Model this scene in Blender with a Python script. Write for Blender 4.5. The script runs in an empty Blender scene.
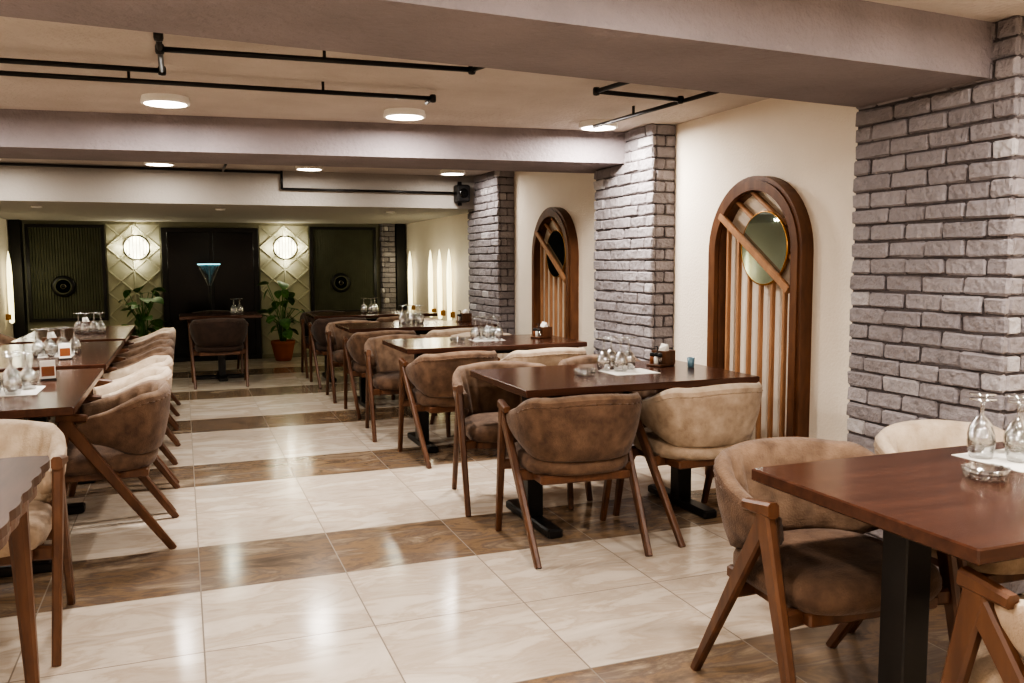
import bpy, math, random
from mathutils import Vector, Matrix, Euler
random.seed(7)
S=bpy.context.scene
COL=bpy.context.collection
pi=math.pi

# ---------------- materials ----------------
def srgb(r,g,b):
    f=lambda c:(c/255/12.92) if c/255<=0.04045 else ((c/255+0.055)/1.055)**2.4
    return (f(r),f(g),f(b),1)
def newmat(name):
    m=bpy.data.materials.new(name); m.use_nodes=True
    nt=m.node_tree; p=nt.nodes['Principled BSDF']
    return m,nt,p
def N(nt,t,**k):
    n=nt.nodes.new(t)
    for a,b in k.items(): setattr(n,a,b)
    return n
def mat(name,c,rough=.5,metal=0,var=None,scale=(6,6,6),bump=0,bscale=60,emit=None,es=0,spec=.5,sheen=0,det=4):
    m,nt,p=newmat(name)
    p.inputs['Base Color'].default_value=c
    p.inputs['Roughness'].default_value=rough
    p.inputs['Metallic'].default_value=metal
    p.inputs['Specular IOR Level'].default_value=spec
    if sheen:
        p.inputs['Sheen Weight'].default_value=sheen
        p.inputs['Sheen Roughness'].default_value=.4
    tc=N(nt,'ShaderNodeTexCoord')
    if var:
        mp=N(nt,'ShaderNodeMapping'); mp.inputs['Scale'].default_value=scale
        nt.links.new(tc.outputs['Object'],mp.inputs[0])
        no=N(nt,'ShaderNodeTexNoise'); no.inputs['Scale'].default_value=1; no.inputs['Detail'].default_value=det
        nt.links.new(mp.outputs[0],no.inputs['Vector'])
        r=N(nt,'ShaderNodeValToRGB'); r.color_ramp.elements[0].position=.32; r.color_ramp.elements[1].position=.68
        r.color_ramp.elements[0].color=c; r.color_ramp.elements[1].color=var
        nt.links.new(no.outputs['Fac'],r.inputs[0]); nt.links.new(r.outputs[0],p.inputs['Base Color'])
    if bump:
        n2=N(nt,'ShaderNodeTexNoise'); n2.inputs['Scale'].default_value=bscale; n2.inputs['Detail'].default_value=5
        nt.links.new(tc.outputs['Object'],n2.inputs['Vector'])
        b=N(nt,'ShaderNodeBump'); b.inputs['Strength'].default_value=bump; b.inputs['Distance'].default_value=.01
        nt.links.new(n2.outputs['Fac'],b.inputs['Height']); nt.links.new(b.outputs[0],p.inputs['Normal'])
    if emit:
        p.inputs['Emission Color'].default_value=emit; p.inputs['Emission Strength'].default_value=es
    return m

M_ceil=mat('ceiling_plaster',srgb(196,186,177),.9,var=srgb(184,174,165),scale=(3,3,3),bump=1,bscale=34)
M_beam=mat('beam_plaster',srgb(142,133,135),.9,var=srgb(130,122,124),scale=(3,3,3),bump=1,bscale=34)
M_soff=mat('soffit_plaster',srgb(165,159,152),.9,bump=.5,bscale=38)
M_wall=mat('wall_plaster',srgb(234,224,209),.85,var=srgb(228,217,201),scale=(2,2,2),bump=.35,bscale=70)
M_wallb=mat('wall_plaster_dimmed',srgb(150,148,128),.85,bump=.3,bscale=60)  # wall plaster with the rear zone's dim greenish light put into its colour
M_wood=mat('chair_wood',srgb(74,47,32),.38,var=srgb(98,65,44),scale=(30,30,5))
M_arch=mat('arch_wood',srgb(88,56,37),.4,var=srgb(110,73,48),scale=(25,25,6))
M_slat=mat('slat_wood',srgb(150,110,80),.45,var=srgb(168,126,92),scale=(25,25,6))
M_top=mat('table_wood',srgb(62,39,30),.2,var=srgb(78,50,38),scale=(2,30,30),det=6)
M_topL=mat('table_wood_long',srgb(62,39,30),.22,var=srgb(78,50,38),scale=(30,2,30),det=6)
M_orn=mat('ornate_wood',srgb(66,48,38),.42,var=srgb(84,62,50),scale=(30,3,30),det=6,spec=.3)
M_black=mat('black_metal',srgb(18,16,16),.4,var=srgb(22,20,20),scale=(5,5,5))
def suede(n,a,b_): return mat(n,a,.88,var=b_,scale=(16,16,16),bump=.35,bscale=150,sheen=.12,det=9)
M_brown=suede('suede_brown',srgb(74,54,41),srgb(108,84,66))
M_brown2=suede('suede_brown_inner',srgb(92,72,57),srgb(126,103,84))
M_cream=suede('suede_cream',srgb(142,122,102),srgb(176,156,135))
M_cream2=suede('suede_cream_inner',srgb(170,152,131),srgb(196,180,160))
M_dark=suede('suede_dark',srgb(50,37,30),srgb(68,50,41))
M_white=mat('white_paper',srgb(235,232,225),.7,bump=.1,bscale=30)
M_emit=mat('lamp_diffuser',srgb(255,240,220),.5,emit=srgb(255,245,230),es=14)
M_cone=mat('sconce_glow',srgb(255,240,200),.5,emit=srgb(245,236,185),es=2.2)
M_scon=mat('round_sconce_glow',srgb(255,240,200),.5,emit=srgb(250,246,215),es=3.2)
M_led=mat('led_blue',srgb(150,220,230),.4,emit=srgb(150,228,240),es=2.2)
M_terra=mat('terracotta',srgb(150,85,55),.7,var=srgb(135,72,45))
M_leaf=mat('leaf',srgb(58,98,50),.4,var=srgb(95,140,75),scale=(14,14,14))
M_blind=mat('blind_fabric',srgb(86,88,72),.8,var=srgb(96,98,80))
M_gold=mat('brass',srgb(180,135,80),.3,metal=1,var=srgb(160,118,66))
M_steel=mat('brushed_steel',srgb(160,156,140),.35,metal=1,var=srgb(140,136,120))
M_mirror=mat('mirror',srgb(190,205,205),.03,metal=1,var=srgb(188,202,202))
M_panel=mat('wall_panel_relief',srgb(176,174,152),.8,bump=.15)
M_blackgl=mat('black_gloss_panel',srgb(8,7,7),.22,var=srgb(11,10,10),spec=.3)
M_blue=mat('blue_plastic',srgb(110,140,155),.3,var=srgb(100,130,145))
M_amber=mat('spice_amber',srgb(120,70,40),.3,var=srgb(140,85,50))

def glassmat(name,base,k):
    m,nt,p=newmat(name)
    nt.nodes.remove(p)
    out=nt.nodes['Material Output']
    fr=N(nt,'ShaderNodeLayerWeight'); fr.inputs['Blend'].default_value=.45
    tr=N(nt,'ShaderNodeBsdfTransparent'); tr.inputs[0].default_value=(.95,.96,.96,1)
    gl=N(nt,'ShaderNodeBsdfGlossy'); gl.inputs['Roughness'].default_value=.1
    mx=N(nt,'ShaderNodeMixShader')
    ad=N(nt,'ShaderNodeMath',operation='MULTIPLY_ADD'); ad.inputs[1].default_value=k; ad.inputs[2].default_value=base
    nt.links.new(fr.outputs['Facing'],ad.inputs[0])
    nt.links.new(ad.outputs[0],mx.inputs[0]); nt.links.new(tr.outputs[0],mx.inputs[1]); nt.links.new(gl.outputs[0],mx.inputs[2])
    nt.links.new(mx.outputs[0],out.inputs['Surface'])
    return m
M_glass=glassmat('clear_glass',.18,.85); M_glass2=glassmat('thin_glass',.0,.12)

def brickmat():
    m,nt,p=newmat('painted_brick')
    g=N(nt,'ShaderNodeNewGeometry')
    r=N(nt,'ShaderNodeValToRGB'); e=r.color_ramp.elements
    e[0].position=0; e[0].color=srgb(134,128,130)
    e[1].position=1; e[1].color=srgb(200,196,197)
    a=e.new(.45); a.color=srgb(144,138,140)
    a=e.new(.9); a.color=srgb(153,147,149)
    nt.links.new(g.outputs['Random Per Island'],r.inputs[0])
    tc=N(nt,'ShaderNodeTexCoord')
    n=N(nt,'ShaderNodeTexNoise'); n.inputs['Scale'].default_value=28; n.inputs['Detail'].default_value=7
    nt.links.new(tc.outputs['Object'],n.inputs['Vector'])
    mr=N(nt,'ShaderNodeMapRange'); mr.inputs['To Min'].default_value=.82; mr.inputs['To Max'].default_value=1.18
    nt.links.new(n.outputs['Fac'],mr.inputs['Value'])
    mx=N(nt,'ShaderNodeVectorMath',operation='SCALE')
    nt.links.new(r.outputs[0],mx.inputs[0]); nt.links.new(mr.outputs[0],mx.inputs['Scale'])
    nt.links.new(mx.outputs[0],p.inputs['Base Color'])
    b=N(nt,'ShaderNodeBump'); b.inputs['Strength'].default_value=1; b.inputs['Distance'].default_value=.02
    nt.links.new(n.outputs['Fac'],b.inputs['Height']); nt.links.new(b.outputs[0],p.inputs['Normal'])
    p.inputs['Roughness'].default_value=.85
    return m
M_brick=brickmat()
M_mortar=mat('mortar',srgb(92,86,87),.95,bump=.8,bscale=50)

def floormat():
    m,nt,p=newmat('marble_tiles'); L=nt.links
    tc=N(nt,'ShaderNodeTexCoord'); sp=N(nt,'ShaderNodeSeparateXYZ'); L.new(tc.outputs['Object'],sp.inputs[0])
    def M(op,a,b=None,c=None):
        n=N(nt,'ShaderNodeMath',operation=op)
        for i,v in enumerate((a,b,c)):
            if v is None: continue
            if isinstance(v,(int,float)): n.inputs[i].default_value=v
            else: L.new(v,n.inputs[i])
        return n.outputs[0]
    tx=M('DIVIDE',M('SUBTRACT',sp.outputs[0],.024-12),.6)
    ty=M('DIVIDE',M('SUBTRACT',sp.outputs[1],1.90-18),.6)
    ix=M('FLOOR',tx); iy=M('FLOOR',ty); fx=M('FRACT',tx); fy=M('FRACT',ty)
    stripe=M('LESS_THAN',M('MODULO',iy,3.0),.5)
    dx=M('MINIMUM',fx,M('SUBTRACT',1,fx)); dy=M('MINIMUM',fy,M('SUBTRACT',1,fy))
    grout=M('LESS_THAN',M('MINIMUM',dx,dy),.0045)
    cb=N(nt,'ShaderNodeCombineXYZ'); L.new(ix,cb.inputs[0]); L.new(iy,cb.inputs[1])
    wn=N(nt,'ShaderNodeTexWhiteNoise'); L.new(cb.outputs[0],wn.inputs['Vector'])
    off=N(nt,'ShaderNodeVectorMath',operation='SCALE'); L.new(wn.outputs['Color'],off.inputs[0]); off.inputs['Scale'].default_value=20
    ad=N(nt,'ShaderNodeVectorMath',operation='ADD'); L.new(tc.outputs['Object'],ad.inputs[0]); L.new(off.outputs[0],ad.inputs[1])
    mp=N(nt,'ShaderNodeMapping'); mp.inputs['Scale'].default_value=(2.2,5.5,1); mp.inputs['Rotation'].default_value=(0,0,.35); L.new(ad.outputs[0],mp.inputs[0])
    n1=N(nt,'ShaderNodeTexNoise'); n1.inputs['Scale'].default_value=1; n1.inputs['Detail'].default_value=11; n1.inputs['Distortion'].default_value=.6; n1.inputs['Roughness'].default_value=.62
    L.new(mp.outputs[0],n1.inputs['Vector'])
    r1=N(nt,'ShaderNodeValToRGB'); e=r1.color_ramp.elements
    e[0].position=.28; e[0].color=srgb(172,157,140); e[1].position=.72; e[1].color=srgb(218,207,194)
    a=e.new(.42); a.color=srgb(198,185,170); a=e.new(.49); a.color=srgb(189,174,157); a=e.new(.55); a.color=srgb(206,194,179)
    L.new(n1.outputs['Fac'],r1.inputs[0])
    mp2=N(nt,'ShaderNodeMapping'); mp2.inputs['Scale'].default_value=(2.0,5.5,1); mp2.inputs['Rotation'].default_value=(0,0,.2); L.new(ad.outputs[0],mp2.inputs[0])
    n2=N(nt,'ShaderNodeTexNoise'); n2.inputs['Scale'].default_value=1.1; n2.inputs['Detail'].default_value=11; n2.inputs['Distortion'].default_value=.8; n2.inputs['Roughness'].default_value=.66
    L.new(mp2.outputs[0],n2.inputs['Vector'])
    r2=N(nt,'ShaderNodeValToRGB'); e=r2.color_ramp.elements
    e[0].position=.3; e[0].color=srgb(84,70,58); e[1].position=.7; e[1].color=srgb(188,170,148)
    a=e.new(.4); a.color=srgb(112,95,79); a=e.new(.47); a.color=srgb(146,120,92); a=e.new(.52); a.color=srgb(114,98,86); a=e.new(.59); a.color=srgb(150,131,109)
    L.new(n2.outputs['Fac'],r2.inputs[0])
    gr=N(nt,'ShaderNodeMix',data_type='RGBA'); gr.blend_type='MIX'
    L.new(M('MULTIPLY',wn.outputs['Value'],.45),gr.inputs[0]); L.new(r2.outputs[0],gr.inputs[6]); gr.inputs[7].default_value=srgb(110,102,96)
    mx=N(nt,'ShaderNodeMix',data_type='RGBA'); L.new(stripe,mx.inputs[0]); L.new(r1.outputs[0],mx.inputs[6]); L.new(gr.outputs[2],mx.inputs[7])
    g2=N(nt,'ShaderNodeMix',data_type='RGBA'); L.new(grout,g2.inputs[0]); L.new(mx.outputs[2],g2.inputs[6]); g2.inputs[7].default_value=srgb(126,114,101)
    L.new(g2.outputs[2],p.inputs['Base Color'])
    rr=M('MULTIPLY_ADD',grout,.5,.16); L.new(rr,p.inputs['Roughness'])
    p.inputs['Specular IOR Level'].default_value=.45
    return m
M_floor=floormat()

# ---------------- builder ----------------
class B:
    def __init__(s): s.v=[];s.f=[];s.m=[];s.s=[];s.mats=[]
    def mi(s,m):
        if m not in s.mats: s.mats.append(m)
        return s.mats.index(m)
    def add(s,vs,fs,m,smooth=False,X=None):
        o=len(s.v)
        for v in vs:
            v=Vector(v)
            if X is not None: v=X@v
            s.v.append(v)
        for k,f in enumerate(fs):
            i=s.mi(m[k]) if isinstance(m,list) else s.mi(m)
            s.f.append([o+q for q in f]); s.m.append(i); s.s.append(smooth)
    def box(s,x0,x1,y0,y1,z0,z1,m,c=0,X=None):
        if c<=0:
            vs=[(x,y,z) for z in (z0,z1) for y in (y0,y1) for x in (x0,x1)]
            s.add(vs,[(0,2,3,1),(4,5,7,6),(0,1,5,4),(2,6,7,3),(0,4,6,2),(1,3,7,5)],m,False,X); return
        lv=[(z0,c),(z0+c,0),(z1-c,0),(z1,c)]
        vs=[]
        for z,i in lv:
            a,b_,d,e=x0+i,x1-i,y0+i,y1-i; k=c
            vs+= [(a+k,d,z),(b_-k,d,z),(b_,d+k,z),(b_,e-k,z),(b_-k,e,z),(a+k,e,z),(a,e-k,z),(a,d+k,z)]
        fs=[tuple(range(7,-1,-1)),tuple(range(24,32))]
        for l in range(3):
            for i in range(8):
                j=(i+1)%8; fs.append((l*8+i,l*8+j,(l+1)*8+j,(l+1)*8+i))
        s.add(vs,fs,m,False,X)
    def bar(s,p0,p1,w0,d0,w1,d1,m,side=(1,0,0)):
        p0=Vector(p0);p1=Vector(p1);z=(p1-p0).normalized();x=Vector(side);x=(x-z*x.dot(z)).normalized();y=z.cross(x)
        vs=[]
        for p,w,d in((p0,w0,d0),(p1,w1,d1)):
            w/=2;d/=2;k=min(w,d)*.45
            for a,b_ in((-w+k,-d),(w-k,-d),(w,-d+k),(w,d-k),(w-k,d),(-w+k,d),(-w,d-k),(-w,-d+k)):
                vs.append(p+x*a+y*b_)
        fs=[tuple(range(7,-1,-1)),tuple(range(8,16))]+[(i,(i+1)%8,8+(i+1)%8,8+i) for i in range(8)]
        s.add(vs,fs,m)
    def lathe(s,prof,n,m,c=(0,0,0),smooth=True,X=None):
        vs=[];fs=[]
        for r,z in prof:
            for i in range(n):
                a=2*pi*i/n; vs.append((c[0]+r*math.cos(a),c[1]+r*math.sin(a),c[2]+z))
        for l in range(len(prof)-1):
            for i in range(n):
                j=(i+1)%n; fs.append((l*n+i,l*n+j,(l+1)*n+j,(l+1)*n+i))
        if prof[0][0]>1e-4: fs.append(tuple(range(n-1,-1,-1)))
        if prof[-1][0]>1e-4: fs.append(tuple((len(prof)-1)*n+i for i in range(n)))
        s.add(vs,fs,m,smooth,X)
    def tube(s,pts,r,m,n=10):
        for a,b_ in zip(pts[:-1],pts[1:]):
            a=Vector(a);b_=Vector(b_);q=(b_-a).to_track_quat('Z','Y').to_matrix().to_4x4()
            s.lathe([(r,-r*.3),(r,(b_-a).length+r*.3)],n,m,X=Matrix.Translation(a)@q)
    def mesh(s,name):
        me=bpy.data.meshes.new(name); me.from_pydata([tuple(v) for v in s.v],[],s.f)
        for m in s.mats: me.materials.append(m)
        for p,i,sm in zip(me.polygons,s.m,s.s): p.material_index=i; p.use_smooth=sm
        me.update(); return me
    def obj(s,name,loc=(0,0,0),rot=0):
        return place(s.mesh(name),name,loc,rot)
def place(me,name,loc,rot=0):
    o=bpy.data.objects.new(name,me); COL.objects.link(o); o.location=loc; o.rotation_euler=(0,0,rot); return o
def ss(a,b,x):
    t=max(0,min(1,(x-a)/(b-a))); return t*t*(3-2*t)

# ---------------- room shell ----------------
XL,XR,XP=-2.05,3.13,2.95
YF,YB=-2.2,12.8
ZC=2.26; ZB=2.05; ZS=1.92
def simple(name,m,*a):
    b=B(); b.box(*a,m); return b.obj(name)
simple('floor',M_floor,XL-.1,XR+.1,YF-.1,YB+.1,-.08,0)
simple('ceiling',M_ceil,XL-.1,XR+.1,YF-.1,8.9,ZC,ZC+.1)
simple('ceiling_rear_soffit',M_soff,XL,XR,8.9,YB,ZS,ZC+.1)
simple('wall_left',M_wall,XL-.1,XL,YF-.1,YB+.1,0,ZC)
simple('wall_right',M_wall,XR,XR+.1,YF-.1,YB+.1,0,ZC)
simple('wall_back',M_wallb,XL,XR,YB,YB+.1,0,ZS)
simple('wall_front',M_wall,XL,XR,YF-.1,YF,0,ZC)
def beam(yl0,yr0,yl1,yr1,z):
    b=B(); vs=[]
    for zz in(z,ZC):
        vs+=[(XL,yl0,zz),(XR,yr0,zz),(XR,yr1,zz),(XL,yl1,zz)]
    b.add(vs,[(3,2,1,0),(4,5,6,7),(0,1,5,4),(1,2,6,5),(2,3,7,6),(3,0,4,7)],M_beam); b.obj('ceiling_beam')
beam(2.15,2.56,2.70,3.25,ZB)
beam(6.0,5.5,6.6,6.2,ZB-.01)

# brick pillars
def brick_pillar(x0,x1,y0,y1,z1):
    b=B(); rnd=random.Random(int(y0*100))
    b.box(x0+.014,x1,y0+.014,y1-.014,0,z1,M_mortar)
    ch=.0755; k=0; z=.004
    def brick(X0,X1,Y0,Y1,Z0,Z1):
        c=.007
        X0+=rnd.uniform(-.006,.004);Y0+=rnd.uniform(-.003,.003)
        o=len(b.v); b.box(X0,X1,Y0,Y1,Z0+rnd.uniform(-.002,.002),Z1+rnd.uniform(-.003,.001),M_brick,c)
        for i in range(o,len(b.v)):
            b.v[i]=b.v[i]+Vector((rnd.uniform(-.0036,.0036),rnd.uniform(-.0036,.0036),rnd.uniform(-.0036,.0036)))
    T=.03; j=.009; L=.205
    while z+ch<=z1+.06:
        zt=min(z+ch-j,z1-.001)
        y=y0; seg=L*.5 if k%2 else L
        while y<y1-.02:
            e=min(y+seg,y1)
            if y1-e<.05: e=y1
            brick(x0,x0+T,y,e-j,z,zt)
            y=e; seg=L*rnd.choice((1,1,.98,1.04))
        for (ya,yb) in ((y0,y0+T),(y1-T,y1)):
            x=x0+T+.001; seg=(.075 if k%2==0 else .175)
            while x<x1-.01:
                e=min(x+seg,x1)
                brick(x,e-(j if e<x1 else 0),ya,yb-(.009 if yb==y1 else 0),z,zt)
                x=e; seg=L
        z+=ch; k+=1
    return b.obj('brick_pillar')
brick_pillar(XP,XR,2.43,3.27,ZC)
brick_pillar(XP,XR,5.12,6.0,ZC)
brick_pillar(XP,XR,8.15,9.12,ZC)
brick_pillar(2.76,2.96,12.62,YB,ZS)
simple('column_black',M_black,2.97,3.11,12.6,YB-.005,0,ZS)
simple('column_black',M_black,XL+.02,XL+.14,12.6,YB-.005,0,ZS)

# ---------------- arches ----------------
def arch(yc):
    ro,ri,zs=.435,.35,1.395; xf,xb=XR-.075,XR
    b=B(); n=28
    def path(r):
        p=[(yc-r,0)]
        for i in range(n+1):
            a=pi-pi*i/n; p.append((yc+r*math.cos(a),zs+r*math.sin(a)))
        p.append((yc+r,0)); return p
    def ring(ra,rb,x0,x1,m):
        O=path(ra);I=path(rb);k=len(O)
        vs=[(x0,y,z) for y,z in O]+[(x0,y,z) for y,z in I]+[(x1,y,z) for y,z in O]+[(x1,y,z) for y,z in I]
        fs=[]
        for i in range(k-1):
            fs+=[(i,i+1,k+i+1,k+i),(i,2*k+i,2*k+i+1,i+1),(k+i,k+i+1,3*k+i+1,3*k+i)]
        b.add(vs,fs,m)
    ring(ro,ri+.02,xf,xb,M_arch)
    ring(ro-.025,ri+.005,xf-.01,xf+.03,M_arch)
    ring(ri+.022,ri,xf+.02,xb,M_arch)
    y0,z0=yc+.31,1.62; y1,z1=yc-.335,1.19
    def zline(y): return z1+(z0-z1)*(y-y1)/(y0-y1)
    b.bar((xf-.0,y0,z0),(xf-.0,y1,z1),.045,.03,.045,.03,M_slat,side=(0,.5,-.8))
    b.bar((xf+.04,yc+.20,1.70),(xf+.04,yc-.315,1.36),.026,.03,.026,.03,M_slat,side=(0,.5,-.8))
    b.bar((xf+.04,yc+.06,1.75),(xf+.04,yc-.26,1.54),.026,.03,.026,.03,M_slat,side=(0,.5,-.8))
    for i in range(6):
        y=yc-.265+i*.106
        b.box(xf+.02,xf+.045,y-.011,y+.011,0,zline(y)-.005,M_slat,.003)
    b.box(xf+.02,xb,yc-ri,yc+ri,0,.05,M_arch)
    b.obj('arch_wall_decor')
    b=B(); X=Matrix.Translation((XR-.055,yc-.09,1.42))@Matrix.Rotation(-pi/2,4,'Y')
    b.lathe([(.210,-.01),(.210,.006),(.203,.009),(.2,.006)],48,M_gold,X=X)
    b.lathe([(.201,.003),(.201,.007)],48,M_mirror,smooth=False,X=X)
    b.obj('round_mirror')
arch(4.17); arch(7.08)

# ---------------- chairs ----------------
def chair_mesh(name,fab,fin):
    b=B(); n=84; am=math.radians(114)
    vs=[];fs=[];ms=[]
    sec=[(0,.02),(-.008,.2),(-.012,.5),(-.006,.8),(.003,.95),(.5,1.03),(.96,.96),(1.0,.82),(1.05,.6),(1.05,.35),(1.0,.1),(.55,-.03)]
    K=len(sec)
    for i in range(n+1):
        a=-am+2*am*i/n; t=abs(a)/am
        top=.755-.014*ss(0,.35,t)-.105*ss(.40,1,t); bot=.455+.10*ss(.45,1,t)
        th=.05-.012*ss(.7,1,t)
        for j,(o,f) in enumerate(sec):
            z=bot+(top-bot)*f
            u=(z-.45)/.31
            Rx=.262+.066*u; Ry=.255+.055*u
            sa,ca=math.sin(a),math.cos(a)
            px=math.copysign(abs(sa)**.74,sa)*Rx; py=-math.copysign(abs(ca)**.8,ca)*Ry
            nn=Vector((sa/Rx,-ca/Ry,0)).normalized()
            off=o*th if o>=.4 else o
            if 7<=j<=10: off+= .013*(abs(math.sin(a*8.5))-.5)*(1-ss(.8,1,t))
            vs.append((px-nn.x*off,py-nn.y*off,z))
    for i in range(n):
        for j in range(K):
            k=(j+1)%K; fs.append((i*K+j,i*K+k,(i+1)*K+k,(i+1)*K+j)); ms.append(fin if 4<=j<=10 else fab)
    fs.append(tuple(range(K-1,-1,-1))); fs.append(tuple(n*K+j for j in range(K))); ms+=[fab,fab]
    b.add(vs,fs,ms,True)
    pts=[]
    for i in range(6,n-5,3):
        a=-am+2*am*i/n; t=abs(a)/am; sa,ca=math.sin(a),math.cos(a)
        top=.755-.014*ss(0,.35,t)-.105*ss(.40,1,t); z=top-.035; u=(z-.45)/.31
        Rx=.262+.066*u; Ry=.255+.055*u
        px=math.copysign(abs(sa)**.74,sa)*Rx; py=-math.copysign(abs(ca)**.8,ca)*Ry
        nn=Vector((sa/Rx,-ca/Ry,0)).normalized(); pts.append((px+nn.x*.002,py+nn.y*.002,z))
    b.tube(pts,.0035,fab,6)
    loops=[(.80,.378),(.95,.385),(1.0,.41),(1.0,.435),(.965,.458),(.86,.472),(.6,.479),(.3,.481)]
    m=48; vs=[];fs=[]
    for sc,z in loops:
        for i in range(m):
            a=2*pi*i/m; c,s_=math.cos(a),math.sin(a); e=.5 if s_>0 else .75
            x=.262*sc*math.copysign(abs(c)**e,c); y=(.265 if s_>0 else .245)*sc*math.copysign(abs(s_)**e,s_)
            vs.append((x,y+.01,z))
    for l in range(len(loops)-1):
        for i in range(m):
            j=(i+1)%m; fs.append((l*m+i,l*m+j,(l+1)*m+j,(l+1)*m+i))
    fs.append(tuple(range(m-1,-1,-1))); fs.append(tuple((len(loops)-1)*m+i for i in range(m)))
    b.add(vs,fs,fab,True)
    W=M_wood
    for sx in(-1,1):
        b.bar((sx*.302,.125,.652),(sx*.285,.285,0),.034,.062,.028,.032,W)
        b.bar((sx*.302,.135,.642),(sx*.268,-.30,0),.030,.060,.028,.032,W)
        b.bar((sx*.302,.165,.667),(sx*.307,.04,.656),.036,.045,.034,.03,W)
        b.bar((sx*.292,.19,.365),(sx*.18,.17,.365),.05,.035,.05,.035,W,side=(0,0,1))
        b.bar((sx*.284,-.055,.365),(sx*.18,-.06,.365),.05,.035,.05,.035,W,side=(0,0,1))
    b.box(-.22,.22,-.2,.225,.345,.385,W,.006)
    return b.mesh(name)
CB=chair_mesh('chair_brown',M_brown,M_brown2); CC=chair_mesh('chair_cream',M_cream,M_cream2); CD=chair_mesh('chair_dark',M_dark,M_dark)
def chair(me,x,y,deg): # 0 = +Y, 180 = -Y, 90 = -X
    place(me,'dining_chair',(x,y,0),math.radians(deg))

# ---------------- tables ----------------
def table(x0,x1,y0,y1,along='X'):
    b=B(); mt=M_top if along=='X' else M_topL
    b.box(x0,x1,y0,y1,.724,.76,mt,.004)
    cx,cy=(x0+x1)/2,(y0+y1)/2
    if along=='X': P=[(x0+.2,cy),(x1-.2,cy)]
    else: P=[(cx,y0+.25),(cx,y1-.25)]
    for px,py in P:
        b.box(px-.042,px+.042,py-.042,py+.042,.04,.70,M_black,.004)
        if along=='X':
            b.box(px-.04,px+.04,cy-.3,cy+.3,.0,.045,M_black,.008); b.box(px-.03,px+.03,cy-.3,cy+.3,.695,.724,M_black)
        else:
            b.box(cx-.3,cx+.3,py-.04,py+.04,.0,.045,M_black,.008); b.box(cx-.3,cx+.3,py-.03,py+.03,.695,.724,M_black)
    if along=='X': b.box(x0+.2,x1-.2,cy-.02,cy+.02,.66,.695,M_black)
    else: b.box(cx-.02,cx+.02,y0+.25,y1-.25,.66,.695,M_black)
    return b.obj('dining_table')
T=[(1.50,2.88,1.27,2.03),(1.46,2.75,3.66,4.5),(1.42,2.78,5.75,6.55),(1.38,2.8,7.72,8.5),(1.36,2.78,9.75,10.5)]
for t in T: table(*t)
LT=[(-1.25,-.44,3.97,5.42),(-1.25,-.44,5.62,7.3),(-1.25,-.44,7.5,9.1)]
for t in LT: table(*t,along='Y')

# ornate foreground table
b=B(); x0,x1,y0,y1=-1.3,-.41,2.15,2.98
def scal(x0,x1,y0,y1,z0,z1,amp,m):
    pts=[]
    def side(p,q,nw):
        for i in range(24):
            t=i/24; d=Vector((q[0]-p[0],q[1]-p[1],0)); nrm=Vector((d.y,-d.x,0)).normalized()
            o=nrm*amp*abs(math.sin(t*pi*nw))
            pts.append((p[0]+d.x*t+o.x,p[1]+d.y*t+o.y))
    side((x0,y0),(x1,y0),5);side((x1,y0),(x1,y1),5);side((x1,y1),(x0,y1),5);side((x0,y1),(x0,y0),5)
    k=len(pts); vs=[(x,y,z0) for x,y in pts]+[(x,y,z1) for x,y in pts]
    b.add(vs,[tuple(range(k-1,-1,-1)),tuple(range(k,2*k))]+[(i,(i+1)%k,k+(i+1)%k,k+i) for i in range(k)],m)
scal(x0,x1,y0,y1,.735,.76,.014,M_orn); scal(x0+.012,x1-.012,y0+.012,y1-.012,.715,.735,.014,M_wood); scal(x0+.03,x1-.03,y0+.03,y1-.03,.66,.715,.008,M_wood)
for px in (x0+.09,x1-.08):
    for py in (y0+.09,y1-.09):
        sx=.02 if px>-.8 else -.02
        b.bar((px,py,.7),(px+sx,py,0),.06,.06,.034,.034,M_wood)
b.obj('ornate_table')

# chairs - right row
chair(CB,1.80,2.06,177); chair(CC,2.50,2.12,180)
chair(CC,1.86,1.19,0)
chair(CB,1.71,3.71,-4); chair(CC,2.42,3.76,3)
chair(CB,1.70,4.54,172); chair(CB,2.40,4.62,180)
chair(CB,1.72,5.74,4); chair(CC,2.38,5.70,0)
chair(CB,1.62,6.66,176); chair(CC,2.32,6.66,180)
chair(CB,1.66,7.70,0); chair(CC,2.34,7.68,0)
chair(CB,1.62,8.62,180); chair(CC,2.3,8.64,180)
chair(CD,1.62,9.70,0); chair(CB,2.3,9.70,0)
chair(CD,1.62,10.6,180)
# left row
for me,y in((CB,4.60),(CC,5.25),(CC,5.9),(CB,6.55),(CB,7.2),(CB,7.9),(CC,8.56)):
    chair(me,-.38,y,90+random.uniform(-3,3))
for me,y in((CB,4.4),(CB,5.1),(CB,6.1),(CB,6.8),(CB,8.0),(CB,8.7)):
    chair(me,-1.42,y,-90)
chair(CC,-.73,3.46,180)
# back table
chair(CD,.36,10.15,0)
b=B(); b.box(-.05,.85,10.35,11.05,.722,.76,M_top,.004)
b.box(.36,.44,10.66,10.74,.03,.722,M_black); b.box(.1,.7,10.65,10.75,0,.04,M_black,.006); b.box(.35,.45,10.4,11.0,0,.04,M_black,.006)
b.obj('dining_table')
chair(CD,.36,11.3,180)

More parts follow.
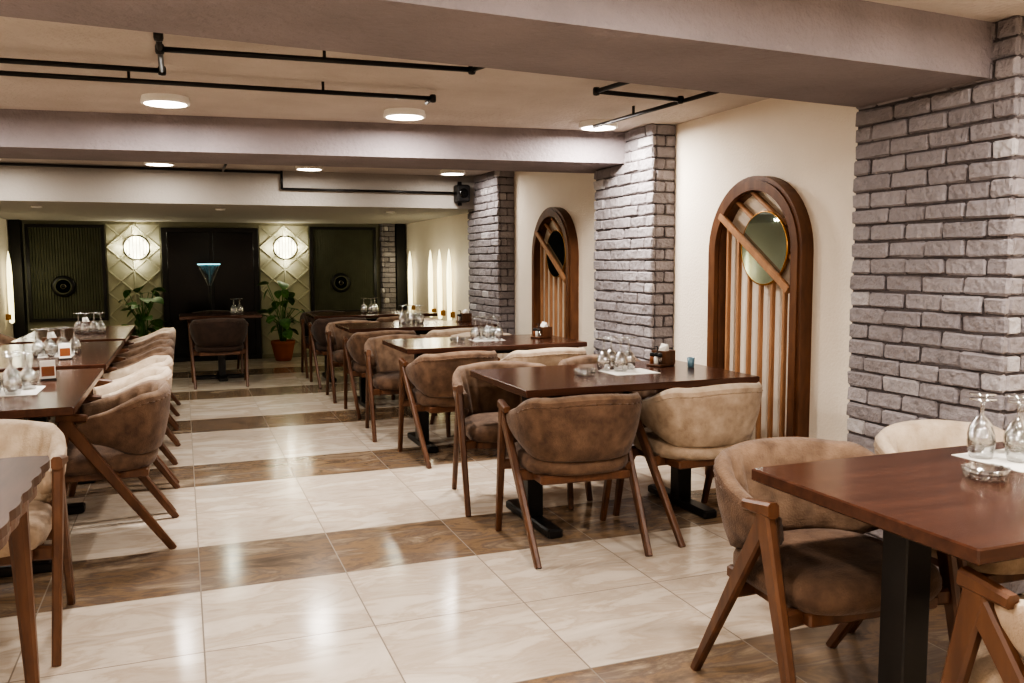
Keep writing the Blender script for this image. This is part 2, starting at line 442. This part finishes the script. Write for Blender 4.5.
# ---------------- tableware ----------------
b=B()
b.lathe([(.031,0),(.037,.02),(.039,.05),(.033,.078),(.018,.098),(.007,.108),(.005,.12),(.005,.16),(.009,.168),(.037,.173),(.037,.177),(0,.1775)],24,M_glass)
b.lathe([(.029,.002),(.035,.02),(.037,.05),(.031,.075),(.015,.095),(.0,.10)],24,M_glass)
G=b.mesh('wine_glass')
def glasses(pts):
    for x,y in pts: place(G,'wine_glass',(x,y,.762))
b=B(); 
b.lathe([(.03,0),(.05,.004),(.056,.03),(.05,.032),(.042,.012),(0,.01)],28,M_glass)
for i in range(14):
    a=2*pi*i/14; b.bar((.052*math.cos(a),.052*math.sin(a),.004),(.058*math.cos(a),.058*math.sin(a),.032),.008,.006,.008,.006,M_glass)
A=b.mesh('glass_ashtray')
def ashtray(x,y): place(A,'glass_ashtray',(x,y,.761))
def mat_(x,y,w=.22,d=.15,r=0):
    b=B(); b.box(-w/2,w/2,-d/2,d/2,0,.0015,M_white); b.obj('paper_placemat',(x,y,.7602),r)
b=B()
b.box(-.07,.07,-.05,.05,0,.012,M_wood,.003); b.box(-.07,.02,-.05,-.042,.012,.085,M_wood); b.box(-.07,.02,.042,.05,.012,.085,M_wood); b.box(-.07,-.062,-.042,.042,.012,.085,M_wood); b.box(.012,.02,-.042,.042,.012,.085,M_wood)
vs=[(-.055,-.02,.07),(.0,-.025,.07),(.005,.02,.07),(-.055,.02,.07),(-.06,-.03,.105),(-.02,-.01,.125),(.01,.0,.1),(-.03,.03,.118)]
b.add(vs,[(0,1,5,4),(1,2,6,5),(2,3,7,6),(3,0,4,7),(4,5,6,7)],M_white)
for k,(x,y) in enumerate(((.045,-.028),(.045,.0),(.045,.028))):
    b.lathe([(.012,.012),(.012,.05),(.009,.056)],12,(M_amber,M_white,M_glass)[k],c=(x,y,0))
    b.lathe([(.012,.056),(.013,.058),(.013,.072),(.008,.076)],12,M_black,c=(x,y,0))
b.tube([(0.03,.0,.012),(.03,.0,.11),(.055,0,.11)],.003,M_black,6)
CAD=b.mesh('condiment_caddy')
def caddy(x,y,r=pi): place(CAD,'condiment_caddy',(x,y,.761),r)
# table 1
glasses([(2.21,1.88),(2.27,1.80),(2.36,1.88),(2.35,1.79),(2.29,1.95)]); ashtray(2.01,1.69); mat_(2.32,1.82,.32,.24)
# table 2
glasses([(2.12,4.18),(2.19,4.12),(2.27,4.18),(2.20,4.25)]); ashtray(1.95,4.06); mat_(2.22,4.08,.26,.22); caddy(2.52,4.26,pi+.4)
b=B(); b.lathe([(.018,0),(.022,.055),(.020,.055),(.016,.004)],16,M_blue); b.obj('plastic_tumbler',(2.63,4.12,.761))
# table 3
glasses([(2.06,6.2),(2.14,6.16),(2.2,6.22),(2.13,6.28),(2.22,6.14)]); mat_(2.15,6.2,.24,.18); caddy(2.60,6.2,pi+.3); ashtray(1.9,6.15)
glasses([(1.98,8.2),(2.06,8.16),(2.12,8.22),(2.05,8.28),(2.14,8.14)]); caddy(2.6,8.2)
glasses([(1.98,10.1),(2.06,10.06),(2.12,10.15)])
glasses([(.55,10.6),(.62,10.65)])
# left
glasses([(-.83,4.5),(-.76,4.56),(-.85,4.62),(-.78,4.68),(-.9,4.55),(-.70,4.62),(-.74,4.46)]); mat_(-.78,4.56,.28,.3); caddy(-1.0,5.0,1.2)
glasses([(-.8,6.2),(-.73,6.26),(-.83,6.33),(-.76,6.4),(-.68,6.34),(-.88,6.24)]); mat_(-.78,6.3,.2,.25); caddy(-.85,6.75,1.2)
glasses([(-.78,8.1),(-.72,8.2),(-.84,8.2),(-.66,8.1)]); caddy(-.8,8.5,1.2)
b=B(); b.box(-.035,.035,-.003,.003,.008,.10,M_white); b.box(-.03,.03,-.004,-.0031,.02,.07,M_amber); b.box(-.035,.035,-.025,.025,0,.008,M_black)
TC=b.mesh('table_card')
place(TC,'table_card',(-.70,6.0,.761),.3); place(TC,'table_card',(-.66,4.95,.761),.3)

# ---------------- ceiling lamps & conduit ----------------
b=B(); b.lathe([(.122,0),(.128,-.03),(.126,-.038),(.112,-.04),(.112,-.028)],40,M_white,smooth=False); b.lathe([(.112,-.026),(.110,-.035),(.0,-.038)],40,M_emit)
LM=b.mesh('ceiling_lamp')
def lamp(x,y,p=26,z=ZC,col=(1,.94,.875)):
    place(LM,'ceiling_lamp',(x,y,z))
    l=bpy.data.lights.new('lamp_light','AREA'); l.shape='DISK'; l.size=.22; l.energy=p; l.color=col
    o=bpy.data.objects.new('lamp_light',l); COL.objects.link(o); o.location=(x,y,z-.043)
for x in(-1.4,-.05,1.29,2.59): lamp(x,5.2,31)
for x in(-1.5,-.15,1.15,2.55): lamp(x,8.35,12)
for x in(-1.4,-.05,1.29,2.59): lamp(x,1.55,25)  # out-of-view row, added to light the foreground
for x in(-1.2,.6,2.4): lamp(x,-1.0,32)  # unseen row behind the camera, added for the same foreground light

b=B(); r=.0115; zz=2.21
b.tube([(-2.0,4.3,zz),(-.05,4.26,zz),(-.05,3.60,zz)],r,M_black)
b.tube([(-.05,3.84,zz),(1.25,3.78,zz),(1.28,3.66,zz)],r,M_black)
b.tube([(-2.0,4.58,zz),(1.27,4.50,zz),(1.27,4.62,zz)],r,M_black)
b.tube([(2.5,5.08,zz),(2.60,3.50,zz)],r,M_black)
b.tube([(2.53,4.10,zz),(2.0,4.04,zz),(2.08,3.45,zz)],r,M_black)
b.tube([(-2.0,8.84,2.235),(.95,8.84,2.235)],.012,M_black)
b.tube([(-2.0,7.9,zz+.02),(.4,7.85,zz+.02),(.4,8.8,zz+.02)],r,M_black)
for p in((-.05,4.26),(-.05,3.84),(-.05,3.62),(1.25,3.78),(1.27,4.50),(2.53,4.1),(2.0,4.04)):
    b.lathe([(0,-.022),(.015,-.019),(.018,-.01),(.018,.01),(.015,.019),(0,.022)],12,M_black,c=(p[0],p[1],zz))
for x,y in((-1.5,4.29),(-.7,4.27),(-1.5,4.57),(-.2,4.54),(.7,4.51),(.6,3.81),(2.52,4.6),(2.56,3.8)): b.box(x-.006,x+.006,y-.006,y+.006,zz,ZC,M_black)
b.tube([(.95,8.86,ZC-.01),(.95,8.86,2.08),(2.75,8.86,2.08)],.012,M_black)
b.obj('ceiling_conduit')
for x in(-1.98,2.72):
    b=B(); b.box(x-.0,x+.14,8.74,8.89,1.98,2.16,M_black,.012); b.lathe([(.05,0),(.045,.006),(.02,.003),(0,.004)],20,M_blackgl,X=Matrix.Translation((x+.07,8.74,2.07))@Matrix.Rotation(pi/2,4,'X')); b.box(x+.05,x+.09,8.88,8.895,1.95,2.2,M_black); b.obj('wall_speaker')

# ---------------- back wall ----------------
def window(x0,x1,z0,z1,name):
    b=B(); y=YB-.002; f=.04
    b.box(x0,x1,y-.05,y,z0,z0+f,M_black); b.box(x0,x1,y-.05,y,z1-f,z1,M_black); b.box(x0,x0+f,y-.05,y,z0+f,z1-f,M_black); b.box(x1-f,x1,y-.05,y,z0+f,z1-f,M_black)
    x=x0+f
    while x<x1-f-.01:
        w=.03; b.add([(x,y-.022,z0+f),(x+w,y-.034,z0+f),(x+w,y-.034,z1-f),(x,y-.022,z1-f)],[(0,1,2,3)],M_blind); x+=.033
    b.box(x0+f,x1-f,y-.02,y-.012,z0+f,z1-f,M_blackgl)
    b.obj(name)
    b=B(); X=Matrix.Translation(((x0+x1)/2-.05,y-.045,1.06))@Matrix.Rotation(pi/2,4,'X')
    b.lathe([(.14,0),(.14,.01),(.125,.016)],32,M_black,X=X); b.lathe([(.11,.01),(.10,.022),(.085,.016)],32,M_blind,X=X); b.lathe([(.04,.01),(.035,.026),(0,.028)],24,M_steel,X=X); b.lathe([(.025,.02),(.025,.03),(0,.031)],24,M_black,X=X)
    b.obj('round_wall_ornament')
window(-1.88,-.95,.6,1.87,'window_1'); window(1.74,2.70,.62,1.87,'window_2')
b=B(); y=YB-.004; b.box(-.25,1.02,y-.06,y,0,1.84,M_black,.004); b.box(-.18,.36,y-.075,y-.06,.06,1.78,M_blackgl,.004); b.box(.41,.95,y-.075,y-.06,.06,1.78,M_blackgl,.004); b.obj('door_1')
for (x0,x1) in((-.93,-.27),(1.04,1.72)):
    b=B(); w=(x1-x0)
    b.box(x0,x1,YB-.012,YB-.001,.05,1.88,M_panel)
    def strip(a,c): b.bar((a[0],YB-.02,a[1]),(c[0],YB-.02,c[1]),.022,.022,.022,.022,M_panel,side=(0,0,1) if abs(a[1]-c[1])<.01 else (1,0,0))
    h=.61
    for k in range(3):
        z=.05+k*h; m=(x0+x1)/2
        strip((x0,z),(m,z+h/2)); strip((m,z+h/2),(x1,z)); strip((x0,z+h),(m,z+h/2)); strip((m,z+h/2),(x1,z+h)); strip((m,z),(x0,z+h/2)); strip((m,z),(x1,z+h/2)); strip((x0,z+h/2),(m,z+h)); strip((x1,z+h/2),(m,z+h)); strip((m,z),(m,z+h))
    b.obj('trim_relief')
def rsconce(x):
    b=B(); X=Matrix.Translation((x,YB-.035,1.57))@Matrix.Rotation(pi/2,4,'X')
    b.lathe([(.155,0),(.155,.025),(0,.03)],32,M_scon,X=X)
    b.lathe([(.18,.02),(.18,.045),(.170,.045),(.170,.02)],40,M_steel,X=X)
    for k in range(-3,4):
        w=math.sqrt(.17**2-(k*.042)**2)
        b.bar((x+k*.042,YB-.078,1.57-w),(x+k*.042,YB-.078,1.57+w),.006,.008,.006,.008,M_steel)
    for k in range(4):
        a=pi/4+k*pi/2; b.bar((x+.12*math.cos(a),YB-.065,1.57+.12*math.sin(a)),(x+.17*math.cos(a),YB-.065,1.57+.17*math.sin(a)),.01,.01,.01,.01,M_steel,side=(0,1,0))
    b.obj('round_wall_sconce')
    for dx,dz in((-.21,0),(.21,0),(0,.21),(0,-.21)):
        l=bpy.data.lights.new('sconce_light','POINT'); l.energy=1.6; l.color=(1,.94,.74); l.shadow_soft_size=.03
        o=bpy.data.objects.new('sconce_light',l); COL.objects.link(o); o.location=(x+dx,YB-.11,1.57+dz)
rsconce(-.56); rsconce(1.39)
def cone(x,y,z=.62,en=2.2):
    b=B(); sx=-1 if x>0 else 1
    b.lathe([(.0,.0),(.028,.02),(.032,.3),(.030,.6),(.023,.76),(.010,.86),(0,.90)],20,M_cone,c=(x+sx*.06,y,z))
    b.box(x+min(0,sx*.06),x+max(0,sx*.06),y-.03,y+.03,z+.05,z+.12,M_gold)
    b.obj('tall_wall_sconce')
    l=bpy.data.lights.new('sconce_light','POINT'); l.energy=en; l.color=(1,.95,.72); l.shadow_soft_size=.05
    o=bpy.data.objects.new('sconce_light',l); COL.objects.link(o); o.location=(x+sx*.25,y,z+.6)
for y in(12.2,11.1,10.67,10.25): cone(XR,y)
for y in(12.2,11.2): cone(XL,y)
b=B(); b.lathe([(.05,0),(.05,-.015),(.04,-.018)],24,M_white); b.lathe([(.04,-.014),(0,-.016)],24,M_scon); SP=b.mesh('added_ceiling_spot')
for x in(-1.3,.4,2.2):  # spots added to give the rear zone a greenish light
    place(SP,'added_ceiling_spot',(x,9.6,ZS))
    l=bpy.data.lights.new('added_spot_light','AREA'); l.shape='DISK'; l.size=.08; l.energy=4; l.color=(.97,1,.8)
    o=bpy.data.objects.new('added_spot_light',l); COL.objects.link(o); o.location=(x,9.6,ZS-.03)

# LED vase
b=B(); b.lathe([(.06,0),(.02,.02),(.012,.2),(.02,.33),(.125,.58),(.12,.58),(.015,.33)],28,M_glass2)
n=28; vs=[]
for r_,z_ in((.119,.575),(.128,.575),(.128,.587),(.119,.587)):
    for i in range(n): a=2*pi*i/n; vs.append((r_*math.cos(a),r_*math.sin(a),z_))
b.add(vs,[(l*n+i,l*n+(i+1)%n,((l+1)%4)*n+(i+1)%n,((l+1)%4)*n+i) for l in range(4) for i in range(n)],M_led)
for a in(0,pi/2,pi,3*pi/2): b.bar((.016*math.cos(a),.016*math.sin(a),.33),(.122*math.cos(a),.122*math.sin(a),.575),.004,.004,.004,.004,M_steel)
b.obj('led_vase',(.3,10.85,.761))

# plants
def plant(x,y,h):
    b=B(); rnd=random.Random(int(x*50))
    b.lathe([(.10,0),(.12,.05),(.155,.22),(.165,.24),(.165,.28),(.15,.28),(.14,.24),(0,.235)],28,M_terra)
    for i in range(34):
        a=rnd.uniform(0,2*pi); rr=rnd.uniform(.05,.30); zt=.4+rnd.uniform(0,1)*(h-.4); rr*=1-.4*abs(zt/h-.6)
        p0=Vector((.03*math.cos(a),.03*math.sin(a),.24)); p2=Vector((rr*math.cos(a),rr*math.sin(a),zt)); p1=(p0+p2)/2+Vector((0,0,.10))-Vector((math.cos(a),math.sin(a),0))*.04
        b.tube([p0,p1,p2],.005,M_leaf,6)
        L=rnd.uniform(.12,.2); w=L*.42
        X=Matrix.Translation(p2)@Matrix.Rotation(a,4,'Z')@Matrix.Rotation(rnd.uniform(-.2,.9),4,'Y')@Matrix.Rotation(rnd.uniform(-.4,.4),4,'X')
        k=8; vs=[]
        for j in range(k+1):
            t=j/k; ww=w*math.sin(pi*t**.7)**.8 if 0<t<1 else 0
            xx=-.03+t*L; zc=-.25*L*t*t
            vs+=[(xx,-ww,zc+.12*ww),(xx,0,zc),(xx,ww,zc+.12*ww)]
        fs=[]
        for j in range(k): fs+=[(3*j,3*j+1,3*j+4,3*j+3),(3*j+1,3*j+2,3*j+5,3*j+4)]
        b.add(vs,fs,M_leaf,True,X)
    b.obj('potted_plant',(x,y,0))
plant(1.28,12.35,1.1); plant(-.5,12.35,1.1)

# ---------------- camera ----------------
cd=bpy.data.cameras.new('cam'); cam=bpy.data.objects.new('cam',cd); COL.objects.link(cam)
F=865; cd.sensor_width=36; cd.lens=F/1024*36
R=Euler((math.radians(90-5.25),0,math.radians(-20.8))).to_matrix()@Matrix.Rotation(math.radians(-.3),3,'Z')
cam.matrix_world=Matrix.Translation((0,0,1.35))@R.to_4x4()
S.camera=cam
w=bpy.data.worlds.new('w'); S.world=w; w.use_nodes=True; w.node_tree.nodes['Background'].inputs[0].default_value=(.02,.018,.016,1)
try:
    S.view_settings.view_transform='AgX'; S.view_settings.look='AgX - High Contrast'; S.view_settings.exposure=.05
except Exception as e: print(e)
